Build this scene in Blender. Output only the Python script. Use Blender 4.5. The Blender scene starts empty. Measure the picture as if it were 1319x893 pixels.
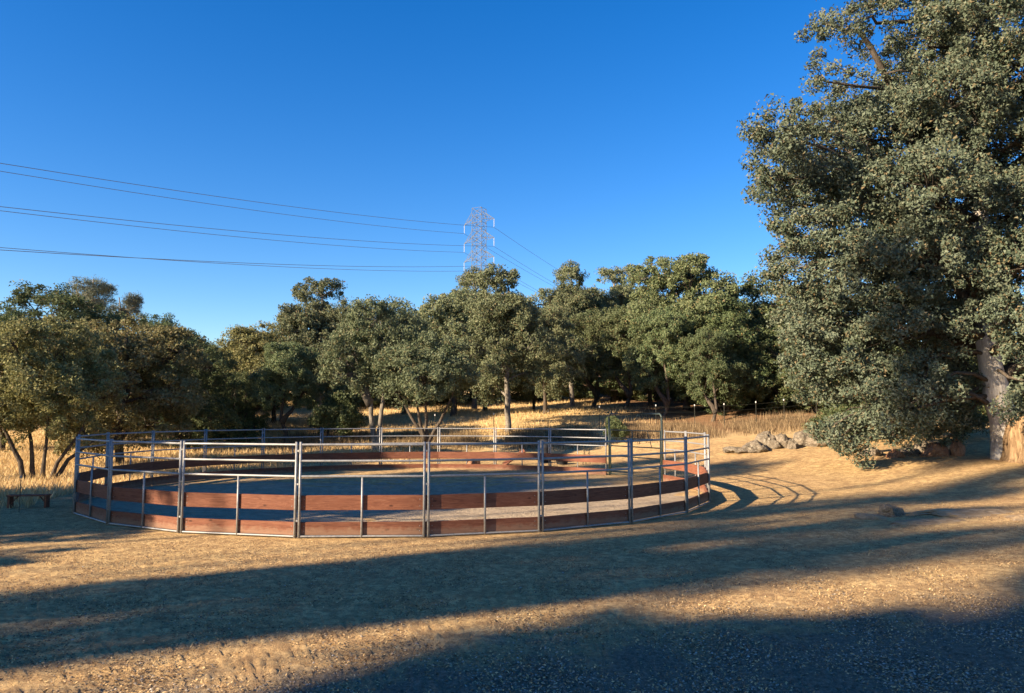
import bpy, math, random
import numpy as np
from mathutils import Vector
PI = math.pi
S = bpy.context.scene
C = S.collection

# ------------------------------------------------------------------ camera
CAM_H = 2.0
PITCH = math.atan(88/1000)
cam_d = bpy.data.cameras.new('camera'); cam = bpy.data.objects.new('camera', cam_d); C.objects.link(cam)
cam_d.sensor_width = 36; cam_d.lens = 36*1000/1319; cam_d.clip_start = 0.1; cam_d.clip_end = 6000
cam.location = (0, 0, CAM_H); cam.rotation_euler = (PI/2+PITCH, 0, 0)
S.camera = cam
# ------------------------------------------------------------------ light
SUN_EL, SUN_AZ = 22.5, 61.0          # shadows point 61 degrees right of straight ahead
w = bpy.data.worlds.new('World'); S.world = w; w.use_nodes = True
nt = w.node_tree; bg = nt.nodes['Background']
sky = nt.nodes.new('ShaderNodeTexSky'); sky.sky_type = 'NISHITA'; sky.sun_disc = False
sky.sun_elevation = math.radians(SUN_EL); sky.sun_rotation = math.radians(SUN_AZ+180)
sky.altitude = 300; sky.air_density = 1.0; sky.dust_density = 0.3; sky.ozone_density = 3.0
hs_ = nt.nodes.new('ShaderNodeHueSaturation'); hs_.inputs['Saturation'].default_value = 1.38; hs_.inputs['Hue'].default_value = 0.511; nt.links.new(sky.outputs[0], hs_.inputs['Color']); nt.links.new(hs_.outputs[0], bg.inputs[0]); bg.inputs[1].default_value = 0.067
sd = bpy.data.lights.new('sun', 'SUN'); sun = bpy.data.objects.new('sun', sd); C.objects.link(sun)
sd.energy = 5.0; sd.angle = math.radians(0.7); sd.color = (1.0, 0.80, 0.56)
a_, e_ = math.radians(SUN_AZ), math.radians(SUN_EL)
ldir = Vector((math.sin(a_)*math.cos(e_), math.cos(a_)*math.cos(e_), -math.sin(e_)))
sun.rotation_euler = ldir.to_track_quat('-Z', 'Y').to_euler()
sun.location = (-60, -30, 60)
S.view_settings.view_transform = 'Standard'; S.view_settings.look = 'None'
S.view_settings.exposure = 1.72; S.view_settings.gamma = 1.0
S.cycles.max_bounces = 6; S.cycles.diffuse_bounces = 3; S.cycles.transmission_bounces = 4; S.cycles.glossy_bounces = 2

# ------------------------------------------------------------------ helpers
def tag(o, label=None, cat=None, group=None, kind=None):
    if label: o['label'] = label
    if cat: o['category'] = cat
    if group: o['group'] = group
    if kind: o['kind'] = kind
    return o
def empty(name, loc, rz=0.0, label=None, cat=None, group=None):
    o = bpy.data.objects.new(name, None); C.objects.link(o); o.empty_display_size = 0.2
    o.location = loc; o.rotation_euler = (0, 0, rz)
    return tag(o, label, cat, group)
def link(name, me, parent=None):
    o = bpy.data.objects.new(name, me); C.objects.link(o)
    if parent is not None: o.parent = parent
    return o
def at(px, py, Y):                      # point of the place seen at (px,py), Y metres ahead
    v = 446.5-py
    vy = 1000*math.cos(PITCH)-v*math.sin(PITCH); vz = v*math.cos(PITCH)+1000*math.sin(PITCH)
    return Vector(((px-659.5)/vy*Y, Y, CAM_H+vz/vy*Y))
def sstep(a, b, x):
    t = np.clip((x-a)/(b-a), 0, 1); return t*t*(3-2*t)
def h(x, y):                            # terrain height
    x = np.asarray(x, float); y = np.asarray(y, float)
    start = 30-np.clip(x-2, 0, 14)*0.9
    start = np.where(x < -12, 30-np.clip(-12-x, 0, 10)*0.3, start)
    t = (y-start)/3.0
    rise = 3.0*np.where(t > 30, t, np.log1p(np.exp(np.clip(t, -30, 30))))
    rise = 0.088*np.minimum(rise, 260-60*np.exp(-np.maximum(rise-200, 0)/60))
    und = 0.10*np.sin(x*0.21+1.3)*np.sin(y*0.17+0.4)+0.06*np.sin(x*0.53+y*0.31)
    r = np.hypot(x+2.7, y-20.3)
    k = sstep(9.5, 16, r)*sstep(6, 16, np.hypot(x, y))
    und = und*k
    hill = 0.55*np.exp(-(((x-2)/9)**2+((y-47)/6)**2))
    mound = 0.10*np.exp(-(((x-9.5)/3.0)**2+((y-15.5)/2.2)**2))
    return rise+und+hill+mound
class MB:
    def __init__(s): s.v = []; s.f = []
    def tube(s, pts, radii, n=6, cap=True):
        pts = [Vector(p) for p in pts]; base = len(s.v); m = len(pts)
        ref = None
        for i, p in enumerate(pts):
            d = (pts[min(i+1, m-1)]-pts[max(i-1, 0)]).normalized()
            if ref is None: ref = Vector((0, 0, 1)) if abs(d.z) < 0.9 else Vector((1, 0, 0))
            a = d.cross(ref).normalized(); b = d.cross(a).normalized(); ref = -b if False else ref
            for k in range(n):
                t = 2*PI*k/n; s.v.append(tuple(p+(a*math.cos(t)+b*math.sin(t))*radii[i]))
        for i in range(m-1):
            for k in range(n):
                q = (k+1) % n
                s.f.append((base+i*n+k, base+i*n+q, base+(i+1)*n+q, base+(i+1)*n+k))
        if cap:
            s.f.append(tuple(base+k for k in reversed(range(n)))); s.f.append(tuple(base+(m-1)*n+k for k in range(n)))
        return s
    def box(s, c, d, rz=0.0, bev=0.0):
        x, y, z = d[0]/2, d[1]/2, d[2]/2; cz, sz = math.cos(rz), math.sin(rz); base = len(s.v)
        if bev <= 0:
            P = [(i*x, j*y, k*z) for k in (-1, 1) for j in (-1, 1) for i in (-1, 1)]
            F = [(0, 2, 3, 1), (4, 5, 7, 6), (0, 1, 5, 4), (2, 6, 7, 3), (0, 4, 6, 2), (1, 3, 7, 5)]
        else:                                        # chamfered long edges
            sec = [(-y+bev, -z), (y-bev, -z), (y, -z+bev), (y, z-bev), (y-bev, z), (-y+bev, z), (-y, z-bev), (-y, -z+bev)]
            P = [(-x, a, b) for a, b in sec]+[(x, a, b) for a, b in sec]
            F = [(k, (k+1) % 8, 8+(k+1) % 8, 8+k)[::-1] for k in range(8)]+[tuple(range(8)), tuple(range(15, 7, -1))]
        for p in P: s.v.append((c[0]+p[0]*cz-p[1]*sz, c[1]+p[0]*sz+p[1]*cz, c[2]+p[2]))
        for f in F: s.f.append(tuple(base+i for i in f))
        return s
    def mesh(s, name, mat, smooth=False):
        me = bpy.data.meshes.new(name); me.from_pydata(s.v, [], s.f); me.validate(); me.update()
        if mat: me.materials.append(mat)
        if smooth: me.polygons.foreach_set('use_smooth', [True]*len(me.polygons))
        return me
    def build(s, name, mat, parent=None, smooth=False): return link(name, s.mesh(name, mat, smooth), parent)
def raw_mesh(name, V, F, mat, smooth=False):        # numpy verts (n,3) and equal-sized faces (m,k)
    me = bpy.data.meshes.new(name); V = np.asarray(V, np.float32); F = np.asarray(F, np.int32); k = F.shape[1]
    me.vertices.add(len(V)); me.vertices.foreach_set('co', V.ravel())
    me.loops.add(F.size); me.loops.foreach_set('vertex_index', F.ravel())
    me.polygons.add(len(F)); me.polygons.foreach_set('loop_start', np.arange(0, F.size, k, dtype=np.int32))
    if smooth: me.polygons.foreach_set('use_smooth', np.ones(len(F), bool))
    me.materials.append(mat); me.update(calc_edges=True)
    return me
# ------------------------------------------------------------------ materials
class NM:
    def __init__(s, name):
        s.m = bpy.data.materials.new(name); s.m.use_nodes = True; s.t = s.m.node_tree; s.t.nodes.clear()
        s.out = s.n('ShaderNodeOutputMaterial')
    def n(s, typ, **kw):
        o = s.t.nodes.new(typ)
        for k, v in kw.items():
            if k in ('operation', 'blend_type', 'data_type', 'noise_dimensions', 'feature', 'vector_type'): setattr(o, k, v)
            else: o.inputs[k].default_value = v
        return o
    def l(s, a, b): s.t.links.new(a, b)
    def coord(s, scale=(1, 1, 1), kind='Object'):
        c = s.t.nodes.new('ShaderNodeTexCoord'); m = s.t.nodes.new('ShaderNodeMapping'); m.inputs['Scale'].default_value = scale
        s.l(c.outputs[kind], m.inputs[0]); return m.outputs[0]
    def wcoord(s, scale=(1, 1, 1)):
        c = s.t.nodes.new('ShaderNodeNewGeometry'); m = s.t.nodes.new('ShaderNodeMapping'); m.inputs['Scale'].default_value = scale
        s.l(c.outputs['Position'], m.inputs[0]); return m.outputs[0]
    def noise(s, vec, scale, detail=5, rough=0.6, dist=0.0):
        o = s.n('ShaderNodeTexNoise', Scale=scale, Detail=detail, Roughness=rough, Distortion=dist); s.l(vec, o.inputs['Vector']); return o.outputs['Fac']
    def ramp(s, fac, stops):
        r = s.t.nodes.new('ShaderNodeValToRGB'); e = r.color_ramp.elements
        while len(e) < len(stops): e.new(0.5)
        for q, (p, c) in zip(e, stops): q.position = p; q.color = (*c, 1) if len(c) == 3 else c
        s.l(fac, r.inputs[0]); return r.outputs['Color']
    def mix(s, fac, a, b, blend='MIX'):
        m = s.t.nodes.new('ShaderNodeMix'); m.data_type = 'RGBA'; m.blend_type = blend
        for sock, v in ((m.inputs[0], fac), (m.inputs[6], a), (m.inputs[7], b)):
            if isinstance(v, (int, float)): sock.default_value = v
            elif isinstance(v, tuple): sock.default_value = (*v, 1)
            else: s.l(v, sock)
        return m.outputs[2]
    def bump(s, hgt, strength, dist):
        b = s.n('ShaderNodeBump', Strength=strength, Distance=dist); s.l(hgt, b.inputs['Height']); return b.outputs[0]
    def pbr(s, col, rough=0.8, metal=0.0, normal=None, spec=0.3):
        p = s.t.nodes.new('ShaderNodeBsdfPrincipled')
        if isinstance(col, tuple): p.inputs['Base Color'].default_value = (*col, 1)
        else: s.l(col, p.inputs['Base Color'])
        if isinstance(rough, (int, float)): p.inputs['Roughness'].default_value = rough
        else: s.l(rough, p.inputs['Roughness'])
        p.inputs['Metallic'].default_value = metal; p.inputs['Specular IOR Level'].default_value = spec
        if normal is not None: s.l(normal, p.inputs['Normal'])
        s.l(p.outputs[0], s.out.inputs[0]); return s.m

def leaf_mat(name, dark, mid, light, dry=(0.20, 0.13, 0.06), dryness=0.06, trans=0.22):
    N = NM(name); g = N.t.nodes.new('ShaderNodeNewGeometry'); isl = g.outputs['Random Per Island']
    c = N.ramp(isl, [(0.0, dark), (0.45, mid), (0.93-dryness, light), (1.0-dryness*0.5, dry)])
    big = N.noise(N.wcoord(), 0.9, 3)
    c = N.mix(N.ramp(big, [(0.35, (0, 0, 0)), (0.65, (1, 1, 1))]), c, N.mix(0.55, c, light), 'MIX')
    oi = N.t.nodes.new('ShaderNodeObjectInfo'); hv = N.n('ShaderNodeHueSaturation'); r1 = N.n('ShaderNodeMapRange'); r1.inputs[3].default_value = 0.485; r1.inputs[4].default_value = 0.512; N.l(oi.outputs['Random'], r1.inputs[0])
    fr = N.n('ShaderNodeMath', operation='MULTIPLY'); fr.inputs[1].default_value = 7.31; N.l(oi.outputs['Random'], fr.inputs[0]); f2 = N.n('ShaderNodeMath', operation='FRACT'); N.l(fr.outputs[0], f2.inputs[0])
    r2 = N.n('ShaderNodeMapRange'); r2.inputs[3].default_value = 0.85; r2.inputs[4].default_value = 1.25; N.l(f2.outputs[0], r2.inputs[0]); N.l(r1.outputs[0], hv.inputs['Hue']); N.l(r2.outputs[0], hv.inputs['Value']); N.l(c, hv.inputs['Color']); c = hv.outputs[0]
    d = N.n('ShaderNodeBsdfDiffuse', Roughness=0.6); N.l(c, d.inputs[0])
    t = N.n('ShaderNodeBsdfTranslucent'); N.l(c, t.inputs[0])
    gl = N.n('ShaderNodeBsdfGlossy', Roughness=0.6); gl.inputs[0].default_value = (0.8, 0.9, 0.8, 1)
    m1 = N.n('ShaderNodeMixShader'); m1.inputs[0].default_value = trans; N.l(d.outputs[0], m1.inputs[1]); N.l(t.outputs[0], m1.inputs[2])
    m2 = N.n('ShaderNodeMixShader'); m2.inputs[0].default_value = 0.02; N.l(m1.outputs[0], m2.inputs[1]); N.l(gl.outputs[0], m2.inputs[2])
    N.l(m2.outputs[0], N.out.inputs[0]); return N.m
M = {}
M['leaf_grey'] = leaf_mat('leaf_grey', (0.044, 0.064, 0.030), (0.112, 0.140, 0.070), (0.210, 0.228, 0.128))
M['leaf_olive'] = leaf_mat('leaf_olive', (0.085, 0.092, 0.032), (0.185, 0.185, 0.072), (0.310, 0.285, 0.125), dryness=0.08)
M['leaf_dark'] = leaf_mat('leaf_dark', (0.026, 0.042, 0.018), (0.060, 0.086, 0.036), (0.120, 0.145, 0.062), dryness=0.03)
M['leaf_green'] = leaf_mat('leaf_green', (0.036, 0.060, 0.026), (0.090, 0.126, 0.056), (0.172, 0.200, 0.096), dryness=0.04)
M['leaf_big'] = leaf_mat('leaf_big', (0.030, 0.047, 0.029), (0.082, 0.110, 0.070), (0.165, 0.190, 0.130), dryness=0.10)
M['leaf_pine'] = leaf_mat('leaf_pine', (0.072, 0.090, 0.060), (0.132, 0.150, 0.102), (0.192, 0.198, 0.138), dryness=0.03)
def bark(name, a, b, scale=6):
    N = NM(name); v = N.coord((scale, scale, scale*0.22)); n = N.noise(v, 2.2, 8, 0.7, 0.6)
    c = N.ramp(n, [(0.32, a), (0.62, b)]); return N.pbr(c, 0.95, normal=N.bump(n, 0.9, 0.04), spec=0.1)
M['bark'] = bark('bark_dark', (0.030, 0.024, 0.019), (0.120, 0.098, 0.078))
M['bark_grey'] = bark('bark_grey', (0.07, 0.060, 0.048), (0.26, 0.23, 0.19))
M['bark_pale'] = bark('bark_pale', (0.27, 0.24, 0.21), (0.60, 0.56, 0.50), 4)
M['bark_tan'] = bark('bark_tan', (0.07, 0.04, 0.022), (0.34, 0.23, 0.13), 5)

N = NM('ground_dry')
p = N.wcoord()
n1 = N.noise(p, 0.22, 4, 0.55); n2 = N.noise(p, 2.2, 6, 0.65); n3 = N.noise(p, 22, 6, 0.75)
n4 = N.noise(N.wcoord((1, 1, 1)), 70, 4, 0.8)
c = N.ramp(n2, [(0.28, (0.32, 0.20, 0.10)), (0.5, (0.54, 0.36, 0.17)), (0.72, (0.69, 0.49, 0.235))])
c = N.mix(N.ramp(n1, [(0.42, (0, 0, 0)), (0.62, (0.75, 0.75, 0.75))]), c, N.ramp(n2, [(0.3, (0.42, 0.28, 0.125)), (0.7, (0.66, 0.48, 0.22))]))
c = N.mix(N.ramp(n3, [(0.34, (0.6, 0.6, 0.6)), (0.46, (0, 0, 0))]), c, (0.15, 0.095, 0.05))
n5 = N.noise(p, 7.0, 5, 0.7); c = N.mix(N.ramp(n5, [(0.43, (0.65, 0.65, 0.65)), (0.58, (0, 0, 0))]), c, (0.22, 0.135, 0.07))
c = N.mix(N.ramp(n4, [(0.56, (0, 0, 0)), (0.66, (0.7, 0.7, 0.7))]), c, (0.62, 0.47, 0.28))
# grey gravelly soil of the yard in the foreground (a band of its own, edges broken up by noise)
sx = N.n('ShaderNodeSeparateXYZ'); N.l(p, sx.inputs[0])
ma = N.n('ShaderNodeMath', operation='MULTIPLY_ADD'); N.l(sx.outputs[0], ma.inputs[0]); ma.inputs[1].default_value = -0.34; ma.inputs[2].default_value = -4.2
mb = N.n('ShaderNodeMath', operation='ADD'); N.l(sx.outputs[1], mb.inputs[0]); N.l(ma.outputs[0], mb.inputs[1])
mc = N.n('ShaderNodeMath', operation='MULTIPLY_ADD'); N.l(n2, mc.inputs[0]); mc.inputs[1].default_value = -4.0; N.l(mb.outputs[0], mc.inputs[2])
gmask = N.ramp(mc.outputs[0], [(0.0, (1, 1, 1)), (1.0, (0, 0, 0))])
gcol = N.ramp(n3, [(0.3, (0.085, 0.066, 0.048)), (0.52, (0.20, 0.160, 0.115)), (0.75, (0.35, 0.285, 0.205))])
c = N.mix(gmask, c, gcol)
# pale golden dead grass on the slope behind
md = N.n('ShaderNodeMath', operation='MULTIPLY_ADD'); N.l(sx.outputs[1], md.inputs[0]); md.inputs[1].default_value = 0.25; md.inputs[2].default_value = -8.0
hm = N.ramp(md.outputs[0], [(0.0, (0, 0, 0)), (1.0, (1, 1, 1))])
c = N.mix(hm, c, N.ramp(n2, [(0.3, (0.46, 0.32, 0.15)), (0.7, (0.68, 0.50, 0.25))]))
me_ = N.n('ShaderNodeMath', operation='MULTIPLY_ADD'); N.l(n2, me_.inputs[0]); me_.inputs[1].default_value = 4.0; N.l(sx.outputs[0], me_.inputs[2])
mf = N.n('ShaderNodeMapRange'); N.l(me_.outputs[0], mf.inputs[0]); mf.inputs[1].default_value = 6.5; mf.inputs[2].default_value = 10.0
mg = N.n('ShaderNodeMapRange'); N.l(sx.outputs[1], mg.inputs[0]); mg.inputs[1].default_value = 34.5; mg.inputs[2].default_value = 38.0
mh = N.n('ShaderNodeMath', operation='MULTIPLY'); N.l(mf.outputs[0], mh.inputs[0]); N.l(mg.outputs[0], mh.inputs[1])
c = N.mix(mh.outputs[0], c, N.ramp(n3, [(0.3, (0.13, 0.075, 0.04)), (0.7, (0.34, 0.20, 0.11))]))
hh = N.n('ShaderNodeMath', operation='ADD'); N.l(n3, hh.inputs[0]); N.l(n4, hh.inputs[1])
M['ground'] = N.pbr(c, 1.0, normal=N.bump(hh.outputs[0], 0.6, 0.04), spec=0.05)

N = NM('arena_sand'); p = N.wcoord(); n2 = N.noise(p, 1.4, 5); n3 = N.noise(p, 16, 6, 0.7)
c = N.ramp(n2, [(0.3, (0.32, 0.255, 0.18)), (0.7, (0.46, 0.365, 0.25))]); n6 = N.noise(p, 4.5, 5, 0.7); c = N.mix(N.ramp(n6, [(0.4, (0.6, 0.6, 0.6)), (0.52, (0, 0, 0))]), c, (0.24, 0.185, 0.125)); c = N.mix(N.ramp(n3, [(0.35, (0.5, 0.5, 0.5)), (0.5, (0, 0, 0))]), c, (0.20, 0.155, 0.11))
M['sand'] = N.pbr(c, 1.0, normal=N.bump(n3, 1.0, 0.06), spec=0.05)

def redwood(name, k=1.0):
    N = NM(name); oi = N.t.nodes.new('ShaderNodeObjectInfo')
    tc = N.t.nodes.new('ShaderNodeTexCoord'); ad = N.n('ShaderNodeVectorMath', operation='ADD'); N.l(tc.outputs['Object'], ad.inputs[0])
    cm = N.t.nodes.new('ShaderNodeCombineXYZ'); ml = N.n('ShaderNodeMath', operation='MULTIPLY'); N.l(oi.outputs['Random'], ml.inputs[0]); ml.inputs[1].default_value = 37.0
    N.l(ml.outputs[0], cm.inputs[0]); N.l(ml.outputs[0], cm.inputs[2]); N.l(cm.outputs[0], ad.inputs[1])
    mp = N.t.nodes.new('ShaderNodeMapping'); mp.inputs['Scale'].default_value = (0.9, 3, 9); N.l(ad.outputs[0], mp.inputs[0])
    g = N.noise(mp.outputs[0], 3.0, 7, 0.65, 1.6)
    c = N.ramp(g, [(0.28, (0.150*k, 0.050*k, 0.028*k)), (0.5, (0.285*k, 0.105*k, 0.058*k)), (0.72, (0.400*k, 0.180*k, 0.105*k))])
    mp2 = N.t.nodes.new('ShaderNodeMapping'); mp2.inputs['Scale'].default_value = (2.2, 1, 4.5); N.l(ad.outputs[0], mp2.inputs[0])
    vo = N.n('ShaderNodeTexVoronoi', Scale=1.3); N.l(mp2.outputs[0], vo.inputs['Vector'])
    c = N.mix(N.ramp(vo.outputs['Distance'], [(0.05, (0.85, 0.85, 0.85)), (0.13, (0, 0, 0))]), c, (0.075*k, 0.026*k, 0.016*k))
    hs = N.n('ShaderNodeHueSaturation'); mr = N.n('ShaderNodeMapRange'); N.l(oi.outputs['Random'], mr.inputs[0]); mr.inputs[3].default_value = 0.82; mr.inputs[4].default_value = 1.15
    N.l(mr.outputs[0], hs.inputs['Value']); N.l(c, hs.inputs['Color'])
    # splashed dirt along the foot
    sp = N.t.nodes.new('ShaderNodeNewGeometry'); sx = N.t.nodes.new('ShaderNodeSeparateXYZ'); N.l(sp.outputs['Position'], sx.inputs[0])
    dn = N.noise(N.wcoord((3, 3, 3)), 3, 4); mm = N.n('ShaderNodeMath', operation='MULTIPLY_ADD'); N.l(dn, mm.inputs[0]); mm.inputs[1].default_value = -0.22; N.l(sx.outputs[2], mm.inputs[2])
    c = N.mix(N.ramp(mm.outputs[0], [(0.0, (0.4, 0.4, 0.4)), (0.07, (0, 0, 0))]), hs.outputs[0], (0.26, 0.18, 0.12))
    return N.pbr(c, 0.75, normal=N.bump(g, 0.5, 0.01), spec=0.25)
M['redwood'] = redwood('redwood_stain', 0.54)
N = NM('galvanised_pipe'); n = N.noise(N.wcoord((8, 8, 8)), 3, 5); c = N.ramp(n, [(0.3, (0.18, 0.185, 0.19)), (0.6, (0.29, 0.29, 0.285)), (0.85, (0.25, 0.20, 0.16))])
M['galv'] = N.pbr(c, N.ramp(n, [(0.3, (0.35,)*3), (0.8, (0.65,)*3)]), 0.25)
N = NM('green_pipe'); n = N.noise(N.wcoord((6, 6, 6)), 3, 5); M['green_pipe'] = N.pbr(N.ramp(n, [(0.3, (0.04, 0.055, 0.045)), (0.7, (0.08, 0.10, 0.085))]), 0.5, 0.2)
N = NM('tower_steel'); M['tower'] = N.pbr((0.19, 0.21, 0.23), 0.5, 0.2)
N = NM('wire'); M['wire'] = N.pbr((0.10, 0.11, 0.13), 0.5, 0.5)
N = NM('insulator'); M['insul'] = N.pbr((0.55, 0.58, 0.60), 0.3)
N = NM('weathered_wood'); n = N.noise(N.coord((1, 8, 8)), 4, 6); M['old_wood'] = N.pbr(N.ramp(n, [(0.3, (0.10, 0.035, 0.02)), (0.7, (0.25, 0.10, 0.055))]), 0.85)
N = NM('black_rubber'); n = N.noise(N.wcoord((5, 5, 5)), 3, 4); M['rubber'] = N.pbr(N.ramp(n, [(0.3, (0.010, 0.011, 0.014)), (0.7, (0.028, 0.030, 0.036))]), 0.55)
N = NM('fence_steel'); M['fsteel'] = N.pbr((0.05, 0.05, 0.04), 0.6, 0.3)
N = NM('white_paint'); M['white'] = N.pbr((0.8, 0.8, 0.78), 0.5)
def rock(name, a, b, li):
    N = NM(name); p = N.coord(); n = N.noise(p, 1.6, 8, 0.7); v = N.noise(p, 7, 5, 0.7)
    c = N.ramp(n, [(0.3, a), (0.6, b)]); c = N.mix(N.ramp(v, [(0.52, (0, 0, 0)), (0.62, (0.8, 0.8, 0.8))]), c, li)
    return N.pbr(c, 0.95, normal=N.bump(n, 0.8, 0.12), spec=0.1)
M['rock'] = rock('rock_lichen', (0.06, 0.05, 0.038), (0.19, 0.155, 0.115), (0.29, 0.26, 0.20))
M['rock_red'] = rock('rock_red', (0.16, 0.075, 0.045), (0.36, 0.19, 0.11), (0.42, 0.27, 0.17))
M['bedrock'] = rock('rock_bed', (0.20, 0.14, 0.085), (0.36, 0.26, 0.15), (0.42, 0.34, 0.24))
def island_mat(name, stops, rough=0.9, trans=0.0):
    N = NM(name); g = N.t.nodes.new('ShaderNodeNewGeometry'); c = N.ramp(g.outputs['Random Per Island'], stops)
    if trans:
        d = N.n('ShaderNodeBsdfDiffuse'); N.l(c, d.inputs[0]); t = N.n('ShaderNodeBsdfTranslucent'); N.l(c, t.inputs[0])
        m = N.n('ShaderNodeMixShader'); m.inputs[0].default_value = trans; N.l(d.outputs[0], m.inputs[1]); N.l(t.outputs[0], m.inputs[2]); N.l(m.outputs[0], N.out.inputs[0]); return N.m
    return N.pbr(c, rough, spec=0.2)
M['gravel'] = island_mat('gravel_chips', [(0, (0.10, 0.085, 0.07)), (0.5, (0.23, 0.19, 0.145)), (0.85, (0.37, 0.30, 0.22)), (1, (0.52, 0.45, 0.36))])
M['crumb'] = island_mat('soil_crumb', [(0, (0.07, 0.045, 0.028)), (0.6, (0.19, 0.12, 0.07)), (1, (0.34, 0.23, 0.13))])
M['litter'] = island_mat('dry_litter', [(0, (0.16, 0.095, 0.05)), (0.35, (0.40, 0.27, 0.14)), (0.8, (0.54, 0.38, 0.19)), (1, (0.62, 0.46, 0.25))], trans=0.1)
M['grass'] = island_mat('golden_grass', [(0, (0.42, 0.29, 0.13)), (0.5, (0.58, 0.42, 0.21)), (1, (0.72, 0.56, 0.32))], trans=0.25)
M['weed'] = island_mat('brown_weeds', [(0, (0.09, 0.06, 0.035)), (0.6, (0.22, 0.155, 0.09)), (1, (0.38, 0.29, 0.17))], trans=0.2)

# ------------------------------------------------------------------ ground sheet (polar grid, finest in front of the lens)
def build_ground():
    front = np.radians(np.linspace(-42, 42, 420)); back = np.radians(np.linspace(42, 318, 70))[1:-1]
    ang = np.concatenate([front, back]); r = [0.0, 1.0, 2.0, 3.0, 4.0]
    while r[-1] < 2600: r.append(r[-1]*1.013 if r[-1] < 60 else r[-1]*1.05)
    r = np.array(r[1:]); A, R_ = np.meshgrid(ang, r); X = np.sin(A)*R_; Y = np.cos(A)*R_
    rr = np.hypot(X+2.7, Y-20.3); near = np.clip(1-R_/70, 0, 1)*sstep(8.2, 9.5, rr)
    rng = np.random.default_rng(5)
    Z = h(X, Y)+near*(rng.normal(0, 0.006, X.shape)+0.012*np.sin(X*3.1+Y*1.7)*np.sin(Y*2.3-X*1.1))
    V = np.stack([X, Y, Z], -1).reshape(-1, 3); na = len(ang); nr = len(r)
    i = np.arange(nr-1)[:, None]; j = np.arange(na)[None, :]; j2 = (j+1) % na
    F = np.stack([i*na+j+0*i, i*na+j2, (i+1)*na+j2, (i+1)*na+j], -1).reshape(-1, 4)
    V = np.vstack([V, [[0, 0, 0]]]); c0 = len(V)-1
    me = raw_mesh('ground', V, F[:, ::-1], M['ground'], True)
    o = link('ground', me); tag(o, kind='structure')
    cf = [(c0, (k+1) % na, k) for k in range(na)]
    me2 = bpy.data.meshes.new('t'); 
    bpy.data.meshes.remove(me2)
    o2 = MB(); o2.v = [tuple(V[k]) for k in range(na)]+[(0, 0, float(V[0][2]))]; o2.f = [(na, (k+1) % na, k) for k in range(na)]
    tag(o2.build('ground_underfoot', M['ground'], None), kind='structure')
build_ground()

# ------------------------------------------------------------------ the round pen
PC = np.array([-2.70, 20.40]); PR = 7.62
mb = MB(); ring = 96; rads = [0.0]+list(np.linspace(0.6, PR-0.10, 14)); rng = np.random.default_rng(2)
mb.v.append((PC[0], PC[1], 0.03))
for r in rads[1:]:
    for k in range(ring):
        t = 2*PI*k/ring; rim = 0.02 if r < PR-0.3 else 0.0
        mb.v.append((PC[0]+r*math.cos(t), PC[1]+r*math.sin(t), 0.018+rim*0.4+(rng.normal(0, 0.012) if r < PR-0.2 else 0)))
for k in range(ring): mb.f.append((0, 1+k, 1+(k+1) % ring))
for i in range(len(rads)-2):
    for k in range(ring):
        q = (k+1) % ring; a = 1+i*ring; b = a+ring; mb.f.append((a+k, b+k, b+q, a+q))
tag(mb.build('arena_sand', M['sand'], None, True), kind='structure')

Z_TOP, Z_MID, Z_LOW = 1.50, 1.235, 0.985
def panel(a0, a1, label):
    a0, a1 = math.radians(a0), math.radians(a1)
    p0 = PC+PR*np.array([math.cos(a0), math.sin(a0)]); p1 = PC+PR*np.array([math.cos(a1), math.sin(a1)])
    c = (p0+p1)/2; d = p1-p0; L = float(np.hypot(*d)); rz = math.atan2(d[1], d[0])   # local +y points to the pen centre
    t = empty('pen_panel', (c[0], c[1], 0.012), rz, label, 'fence panel', 'panels of the round pen')
    e = L/2-0.036; pr = 0.0215
    for s in (-1, 1): MB().tube([(s*e, 0, 0), (s*e, 0, Z_TOP+0.045)], [pr, pr], 10).build('end_post', M['galv'], t, True)
    for nm, z in (('top_rail', Z_TOP), ('middle_rail', Z_MID), ('lower_rail', Z_LOW)):
        MB().tube([(-e+pr*0.8, 0, z), (e-pr*0.8, 0, z)], [0.0195]*2, 10, False).build(nm, M['galv'], t, True)
    MB().tube([(-e+pr, 0, 0.02), (e-pr, 0, 0.02)], [0.016]*2, 8, False).build('bottom_rail', M['galv'], t, True)
    MB().tube([(0, 0, 0.0), (0, 0, Z_LOW-0.012)], [0.018]*2, 10).build('middle_post', M['galv'], t, True)
    for z in (0.27, 0.86, 1.40): MB().box((e+0.036, 0, z), (0.034, 0.022, 0.028)).build('pin_clip', M['galv'], t)
    wl = L-0.012
    for nm, z0, z1 in (('lower_plank', 0.035, 0.245), ('upper_plank', 0.435, 0.675)):
        MB().box((0, 0.022+0.021, (z0+z1)/2), (wl, 0.038, z1-z0), 0, 0.004).build(nm, M['redwood'], t)
    for s in (-1, 1):
        for z in (0.10, 0.18, 0.50, 0.61):
            MB().tube([(s*e*0.93, 0.020, z), (s*e*0.93, 0.0265, z)], [0.007]*2, 6).build('bolt', M['galv'], t)
    return t
front = [(-96, -80.2), (-80.2, -65.2), (-65.2, -50), (-50, -34.6), (-34.6, -18.9), (-18.9, -4.2), (-4.2, 9.4), (9.4, 19.7),
         (40.7, 58.3), (58.3, 74.0), (74.0, 89.4), (89.4, 104.9), (104.9, 120.5), (120.5, 136.0), (136.0, 151.8), (151.8, 167.4), (167.4, 183.6),
         (183.6, 200.0), (200.0, 216.2), (216.2, 232.2), (232.2, 247.4), (247.4, 264.0)]
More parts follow.
